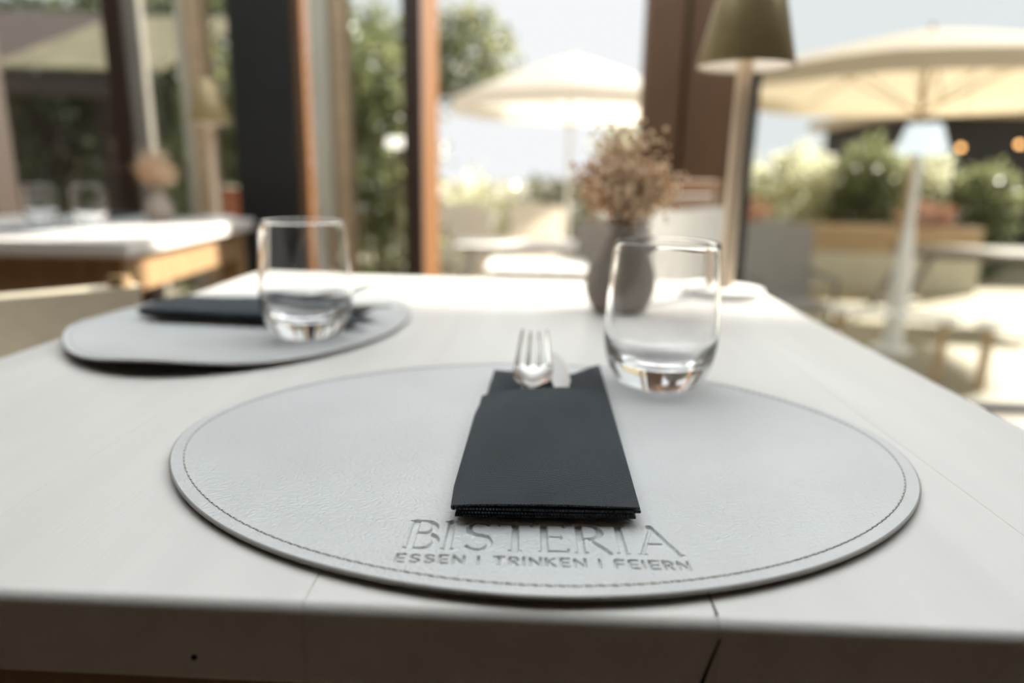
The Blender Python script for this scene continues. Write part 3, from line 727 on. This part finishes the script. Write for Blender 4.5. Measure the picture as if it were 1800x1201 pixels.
# ================================================================== TERRACE
def make_parasol(R, H, cloth, pole_m, ribs=8, drop=.55, val=.18):
    root = empty('parasol')
    MB().lathe([(0, 0), (.30, 0), (.30, .05), (.06, .08), (0, .08)], 28).build('base', M['greymetal'], root)
    MB().tube([(0, 0, .06), (0, 0, H+.05)], .028, 12).build('pole', pole_m, root, smooth=True)
    c_ = MB(); n = ribs*4; rows = 6; P = []; F = []
    for j in range(rows+1):
        t = j/rows
        for k in range(n):
            a = 2*PI*k/n; sag = 1-.05*t*(1-math.cos(ribs*a))/2
            rr = R*t*sag; P.append((rr*math.cos(a), rr*math.sin(a), H-drop*t**1.15-.04*t*(1-math.cos(ribs*a))/2*(1-t)))
    for k in range(n):
        a = 2*PI*k/n; p = P[rows*n+k]; P.append((p[0]*1.005, p[1]*1.005, p[2]-val))
    for j in range(rows+1):
        for k in range(n): F.append((j*n+k, j*n+(k+1) % n, (j+1)*n+(k+1) % n, (j+1)*n+k))
    c_.add(P, F); c_.build('canopy', cloth, root, smooth=True)
    for k in range(ribs):
        a = 2*PI*(k)/ribs
        MB().tube([(0, 0, H-.03), (R*.97*math.cos(a), R*.97*math.sin(a), H-drop*.97**1.15-.03)], .012, 6).build('rib', pole_m, root)
        MB().tube([(0, 0, H-drop-.35), (R*.5*math.cos(a), R*.5*math.sin(a), H-drop*.5**1.15-.03)], .009, 6).build('strut', pole_m, root)
    return root
pr = make_parasol(2.3, 3.05, M['beigefab'], M['larch']); pr.location = (4.28, 8.3, TZ); pr.rotation_euler = (0, 0, .2)
tag(pr, 'sand coloured parasol beyond the right window', 'parasol', 'terrace parasols')
pr2 = make_parasol(1.55, 2.9, M['whitefab'], M['whitemetal']); pr2.location = (.38, 9.35, TZ); tag(pr2, 'white parasol seen through the middle opening', 'parasol', 'terrace parasols')

def make_out_chair(m, frame):
    """woven high-back terrace armchair, front = -y"""
    root = empty('terrace_chair')
    for sx in (-1, 1):
        for sy in (-1, 1): MB().tube([(sx*.27, sy*.25, 0), (sx*.29, sy*.24, .40)], .016, 8).build('leg', frame, root, smooth=True)
        MB().tube([(sx*.31, -.25, .40), (sx*.32, -.25, .62), (sx*.33, .05, .64), (sx*.31, .26, .66)], .02, 8).build('armrest', frame, root, smooth=True)
    MB().box(-.31, .31, -.28, .26, .36, .44, bev=.03).build('seat', m, root, smooth=True)
    b_ = MB(); nu, nv = 12, 10; P = []
    for s2 in (0, 1):
        for j in range(nv+1):
            for i in range(nu+1):
                u, v = i/nu*2-1, j/nv; P.append((u*(.31+.03*v), .22+.13*v-.09*u*u+(.015 if s2 else -.015), .44+.62*v-.05*u*u*v*v))
    q = (nu+1)*(nv+1); F = []
    for j in range(nv):
        for i in range(nu): a = j*(nu+1)+i; F += [(a, a+1, a+nu+2, a+nu+1), (q+a, q+a+nu+1, q+a+nu+2, q+a+1)]
    for i in range(nu): a = nv*(nu+1)+i; F += [(i, q+i, q+i+1, i+1), (a, a+1, q+a+1, q+a)]
    for j in range(nv): a = j*(nu+1); F += [(a, a+nu+1, q+a+nu+1, q+a), (a+nu, q+a+nu, q+a+2*nu+1, a+2*nu+1)]
    b_.add(P, F); b_.build('backrest', m, root, smooth=True)
    return root
oc = make_out_chair(M['rattan'], M['greymetal']); oc.location = (2.02, 5.65, TZ); oc.rotation_euler = (0, 0, .12)
tag(oc, 'grey woven armchair outside behind the table lamp foot', 'chair', 'terrace chairs')
dup(oc, (.60, 5.7, TZ), -.25, 'grey woven armchair outside behind the flower vase', 'terrace chairs')
ocw = make_out_chair(M['whitefab'], M['whitemetal']); ocw.location = (-.75, 7.6, TZ); ocw.rotation_euler = (0, 0, .5); tag(ocw, 'white terrace armchair at the left end of the white garden table', 'chair', 'terrace chairs')
dup(ocw, (-.05, 8.4, TZ), -.1, 'white terrace armchair behind the white garden table', 'terrace chairs')
dup(ocw, (1.02, 7.25, TZ), -.9, 'white terrace armchair at the right end of the white garden table', 'terrace chairs')

def make_out_table(name, w_, d_, h, topm, legm, splay=.12):
    root = empty(name)
    n = 5
    for i in range(n): MB().box(-w_/2+i*w_/n+.004, -w_/2+(i+1)*w_/n-.004, -d_/2, d_/2, h-.03, h, bev=.003).build('slat', topm, root)
    MB().box(-w_/2+.05, w_/2-.05, -d_/2+.05, d_/2-.05, h-.075, h-.032).build('frame', legm, root)
    for sx in (-1, 1):
        for sy in (-1, 1): MB().tube([(sx*(w_/2-.14), sy*(d_/2-.12), h-.06), (sx*(w_/2-.14+splay), sy*(d_/2-.10), 0)], [.035, .026], 8).build('leg', legm, root, smooth=True)
    return root
ot = make_out_table('garden_table', 1.3, .8, .74, M['whitemetal'], M['whitemetal']); ot.location = (-.15, 6.85, TZ); tag(ot, 'white slatted garden table outside the middle opening', 'table', 'garden tables')
ot2 = make_out_table('garden_table', .75, .75, .74, M['whitemetal'], M['greymetal']); ot2.location = (.0, 5.15, TZ); tag(ot2, 'small white garden table nearest the middle opening', 'table', 'garden tables')
ot3 = make_out_table('garden_table', 1.5, .85, .74, M['greymetal'], M['greymetal'], .28); ot3.location = (4.55, 7.2, TZ); ot3.rotation_euler = (0, 0, -.1); tag(ot3, 'grey garden table with splayed legs outside the right window', 'table', 'garden tables')
# sun patches on the paving, rebuilt as low white benches
be = empty('sun_streak_bench', (2.62, 5.05, TZ), -.55, 'bright sun streak on the paving, built as a low white slatted bench', 'bench')
for i in range(2): MB().box(-.42, .42, -.10+i*.105, -.005+i*.105, .43, .46, bev=.004).build('slat', M['whitemetal'], be)
for sx in (-1, 1): MB().box(sx*.34-.03, sx*.34+.03, -.09, .09, 0, .428, bev=.004).build('leg', M['larch'], be)
be2 = dup(be, (3.42, 4.55, TZ), -.55, 'bright sun streak at the right edge of the picture, built as a low white bench')
be['group'] = be2['group'] = 'sun streak benches'
# timber planter with flowers
pl = empty('planter_box', (3.6, 9.4, TZ), -.06, 'long larch planter box below the hedge', 'planter')
MB().box(-2.12, 2.12, -.26, .24, 0, .505, bev=.004).build('plinth', M['palepaint'], pl)
for j in range(2): MB().box(-2.1, 2.1, -.25, -.215, .515+j*.165, .515+j*.165+.158, bev=.004).build('board', M['larch'], pl)
for sx in (-1, 1): MB().box(sx*2.1-.02, sx*2.1+.02, -.2149, .25, .51, .84).build('end_board', M['larch'], pl)
MB().box(-2.08, 2.08, .215, .25, .51, .84).build('rear_board', M['larch'], pl)
MB().box(-2.08, 2.08, -.214, .214, .70, .78).build('soil', M['bark'], pl)
# table lamp reflected in the right pane, rebuilt as a glowing solid outside
gl = empty('lamp_reflection', (3.02, 5.75, TZ), 0, 'pale lamp reflection in the right window, built as a cone shaded lamp outside', 'lamp')
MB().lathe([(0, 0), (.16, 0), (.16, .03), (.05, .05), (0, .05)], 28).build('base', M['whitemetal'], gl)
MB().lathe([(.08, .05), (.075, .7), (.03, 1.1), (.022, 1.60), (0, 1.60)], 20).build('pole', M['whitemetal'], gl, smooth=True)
MB().lathe([(.19, 1.62), (.195, 1.62), (.12, 1.84), (0, 1.845)], 32).build('shade', M['reflection_shade'], gl, smooth=True)
# another lamp reflection, rebuilt as a glowing head on a pole
bo = empty('lamp_reflection_pole', (-1.02, 5.0, TZ), 0, 'white lamp reflection before the shrub, built as a glowing head on a slim pole', 'lamp')
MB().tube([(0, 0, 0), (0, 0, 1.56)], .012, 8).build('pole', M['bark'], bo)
MB().lathe([(0, 1.56), (.07, 1.56), (.078, 1.575), (.078, 1.615), (.07, 1.63), (0, 1.63)], 28).build('head', M['reflection_head'], bo, smooth=True)

# ------------------------------------------------------------------ planting
def make_plant(name, loc, crown, nleaf, leaf, lm, label, cat='tree', trunk=None, group=None, seed=1, hollow=.35):
    """crown: list of (cx,cy,cz,rx,ry,rz) blobs relative to loc"""
    r = np.random.default_rng(seed); root = empty(name, loc, 0, label, cat, group)
    vol = np.array([b[3]*b[4]*b[5] for b in crown])**.67; cnt = (nleaf*vol/vol.sum()).astype(int)
    C = []
    for b, k in zip(crown, cnt):
        d = r.normal(size=(k, 3)); d /= np.linalg.norm(d, axis=1)[:, None]; rad = (hollow+(1-hollow)*r.random(k)**.5)*(1+.12*r.normal(size=k))
        C.append(np.array(b[:3])+d*rad[:, None]*np.array(b[3:]))
    C = np.vstack(C); C = C[C[:, 2] > .02]; k = len(C)
    u = r.normal(size=(k, 3)); u /= np.linalg.norm(u, axis=1)[:, None]; w_ = r.normal(size=(k, 3)); v = np.cross(u, w_); v /= np.linalg.norm(v, axis=1)[:, None]; nn = np.cross(u, v)
    s = leaf*(.6+.8*r.random(k))[:, None]
    A = C-u*s; B = C+u*s; L = C+v*s*.42+nn*s*.12; R_ = C-v*s*.42+nn*s*.12
    V = np.stack([A, L, B, R_], 1).reshape(-1, 3); i = np.arange(k)*4
    F = np.vstack([np.c_[i, i+1, i+2], np.c_[i, i+2, i+3]])
    me = bpy.data.meshes.new('foliage'); me.from_pydata(V.tolist(), [], F.tolist()); me.materials.append(lm)
    o = bpy.data.objects.new('foliage', me); COL.objects.link(o); o.parent = root; o['kind'] = 'stuff'
    t = MB(); rr = random.Random(seed)
    tr = trunk or .03; top = max(crown, key=lambda b: b[2])
    t.tube([(0, 0, 0), (.05*tr*10, 0, top[2]*.45), (top[0], top[1], top[2])], [tr, tr*.8, tr*.3], 8)
    for b in crown: t.tube([(0, 0, top[2]*.3), (b[0]*.6, b[1]*.6, top[2]*.3+(b[2]-top[2]*.3)*.7), (b[0], b[1], b[2]+b[5]*.4)], [tr*.5, tr*.35, tr*.12], 6)
    t.build('trunk', M['bark'], root, smooth=True)
    return root
G = 'garden trees'; H_ = 'garden shrubs'
# left windows: dark evergreen trees
make_plant('tree', (-7.0, 10.0, TZ), [(0, 0, 1.5, 1.4, .8, 1.6), (-.7, .1, 3.0, 1.2, .8, 1.1), (.9, .1, 2.9, 1.0, .8, 1.1)], 5600, .075, M['dark_leaf'], 'dark evergreen tree outside the leftmost window', trunk=.16, group=G, seed=2)
make_plant('tree', (-4.5, 9.9, TZ), [(0, 0, 1.4, 1.0, .9, 1.5), (.0, .1, 2.9, 1.0, .9, 1.0)], 4600, .08, M['dark_leaf'], 'dark evergreen tree seen left of the black column', trunk=.14, group=G, seed=3)
make_plant('tree', (-10.5, 17.0, TZ), [(0, 0, 3.4, 2.4, 1.6, 2.0), (1.2, 0, 5.0, 2.0, 1.6, 1.5)], 4200, .13, M['mid_leaf'], 'taller tree rising behind the dark shed at the far left', trunk=.18, group=G, seed=4)
make_plant('shrub', (-2.72, 5.8, TZ), [(0, 0, .9, .45, .5, .9), (.1, .1, 1.8, .4, .4, .6)], 2600, .06, M['mid_leaf'], 'leafy shrub just left of the black column', 'shrub', group=H_, seed=5)
# strip window: green climber column
make_plant('shrub', (-1.45, 6.1, TZ), [(0, 0, .6, .62, .55, .8), (.05, 0, 1.5, .55, .5, .7), (-.05, .1, 2.1, .5, .5, .5)], 5200, .055, M['mid_leaf'], 'tall green shrub behind the slim lamp reflection pole', 'shrub', group=H_, seed=6)
make_plant('tree', (-2.5, 10.9, TZ), [(0, 0, 2.8, .9, .8, 1.0), (1.35, 0, 3.1, .75, .6, .75), (-.2, .1, 1.3, .8, .7, 1.2)], 4600, .085, M['mid_leaf'], 'tree rising above the tall shrub, left of the middle opening', trunk=.12, group=G, seed=7)
# middle: low shrubs, pale in the sun
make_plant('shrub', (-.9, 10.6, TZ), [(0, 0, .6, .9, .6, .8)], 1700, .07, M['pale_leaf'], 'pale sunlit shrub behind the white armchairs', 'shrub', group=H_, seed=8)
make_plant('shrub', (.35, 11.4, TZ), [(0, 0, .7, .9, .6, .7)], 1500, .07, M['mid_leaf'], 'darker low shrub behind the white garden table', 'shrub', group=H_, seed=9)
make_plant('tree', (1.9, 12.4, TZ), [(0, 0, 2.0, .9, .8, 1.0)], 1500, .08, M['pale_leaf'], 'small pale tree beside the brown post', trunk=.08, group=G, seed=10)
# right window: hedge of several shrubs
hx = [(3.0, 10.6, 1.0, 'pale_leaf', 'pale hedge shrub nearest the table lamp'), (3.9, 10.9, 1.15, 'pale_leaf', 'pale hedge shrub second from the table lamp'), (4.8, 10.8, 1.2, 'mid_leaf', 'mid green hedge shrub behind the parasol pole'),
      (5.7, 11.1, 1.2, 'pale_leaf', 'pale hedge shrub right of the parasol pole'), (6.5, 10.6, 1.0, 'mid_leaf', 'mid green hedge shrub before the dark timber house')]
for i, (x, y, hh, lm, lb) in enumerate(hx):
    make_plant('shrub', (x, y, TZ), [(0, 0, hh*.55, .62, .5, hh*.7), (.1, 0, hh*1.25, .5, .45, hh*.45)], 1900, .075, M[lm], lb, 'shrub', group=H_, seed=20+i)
for i, (x, n_) in enumerate(((1.95, 'red flowers at the left end of the planter box'), (2.75, 'red flowers in the planter box right of the grey armchair'), (5.15, 'orange red flowers at the right end of the planter box'))):
    make_plant('flowering_plant', (x, 9.42, TZ+.78), [(0, 0, .18, .38, .18, .22)], 420, .045, M['red_leaf'], n_, 'flowers', trunk=.012, group='planter flowers', seed=40+i)

# dark timber house at the right with two warm lamps
hs = empty('garden_house', (9.2, 12.8, TZ), 0, 'dark timber house at the right edge with warm lamps', 'house')
for i in range(12): MB().box(-2.6+i*.42, -2.6+(i+1)*.42-.012, 0, .12, 0, 2.55).build('board', M['housewall'], hs)
MB().box(-2.6, -2.48, .12, 4, 0, 2.55).build('side_wall', M['housewall'], hs)
MB().box(-2.9, 2.7, -.5, 4.3, 2.55, 2.75).build('roof', M['beigefab'], hs)
for i, (x, y, z, lb) in enumerate(((5.2, 9.0, 1.835, 'warm round bulb hanging left before the dark house'), (5.9, 9.0, 1.885, 'warm round bulb hanging right before the dark house'))):
    o = empty('hanging_bulb', (x, y, TZ+z), 0, lb, 'light bulb', 'warm bulbs')
    MB().add([p*.035 for p in IP], IF).build('globe', M['bulb'], o, smooth='full')
    MB().tube([(0, 0, .03), (0, 0, .90-.2*i)], .004, 5).build('cable', M['black'], o)
# pergola roof outside the left windows
pg = empty('pergola', (-6.0, 6.2, TZ), .1, 'timber pergola with pale canopy outside the left windows', 'pergola')
MB().box(-2.0, 2.4, -.06, .06, 2.02, 2.2).build('beam', M['darkwood'], pg)
MB().box(-2.0, 2.4, 2.2, 2.32, 2.94, 3.10).build('beam', M['darkwood'], pg)
TP = Matrix.Translation((0, 0, 2.27)) @ Matrix.Rotation(math.radians(20.5), 4, 'X')
for i in range(8): MB().box(-2.2+i*.42, -2.2+(i+1)*.42-.015, -.15, 2.5, 0, .03, M=TP).build('roof_board', M['darkwood'], pg)
MB().box(1.18, 2.6, -.15, 2.5, 0, .02, M=TP).build('canopy', M['olivefab'], pg)
for x in (-1.9, .9, 2.3):
    for y in (0, 2.26): MB().box(x-.06, x+.06, y-.06, y+.06, 0, 2.02 if y == 0 else 2.94).build('post', M['darkwood'], pg)
# brick pier outside beside the black column
bp_ = empty('brick_pier', (-1.98, 4.5, TZ), 0, 'low red brick pier outside left of the black column', 'pier')
for r_ in range(17):
    for k in range(2):
        off = 0 if r_ % 2 else .0
        x = -.125+k*.125
        MB().box(x+.004, x+.121, -.12, .12, r_*.075+.004, r_*.075+.069).build('brick', M['brick'], bp_)
MB().box(-.117, .117, -.112, .112, 0, 17*.075).build('mortar_core', M['palepaint'], bp_)

# dark timber shed closing the view beyond the left windows
sh = empty('garden_shed', (-8.6, 11.6, TZ), .12, 'long dark timber shed behind the evergreens at the left', 'shed')
for i in range(20): MB().box(-4+i*.4, -4+(i+1)*.4-.012, 0, .1, 0, 2.5).build('board', M['housewall'], sh)
MB().box(-4.2, 4.2, -.3, 2.5, 2.5, 2.62).build('roof', M['darkwood'], sh)
MB().box(3.9, 4.0, .1, 2.4, 0, 2.5).build('side_wall', M['housewall'], sh)
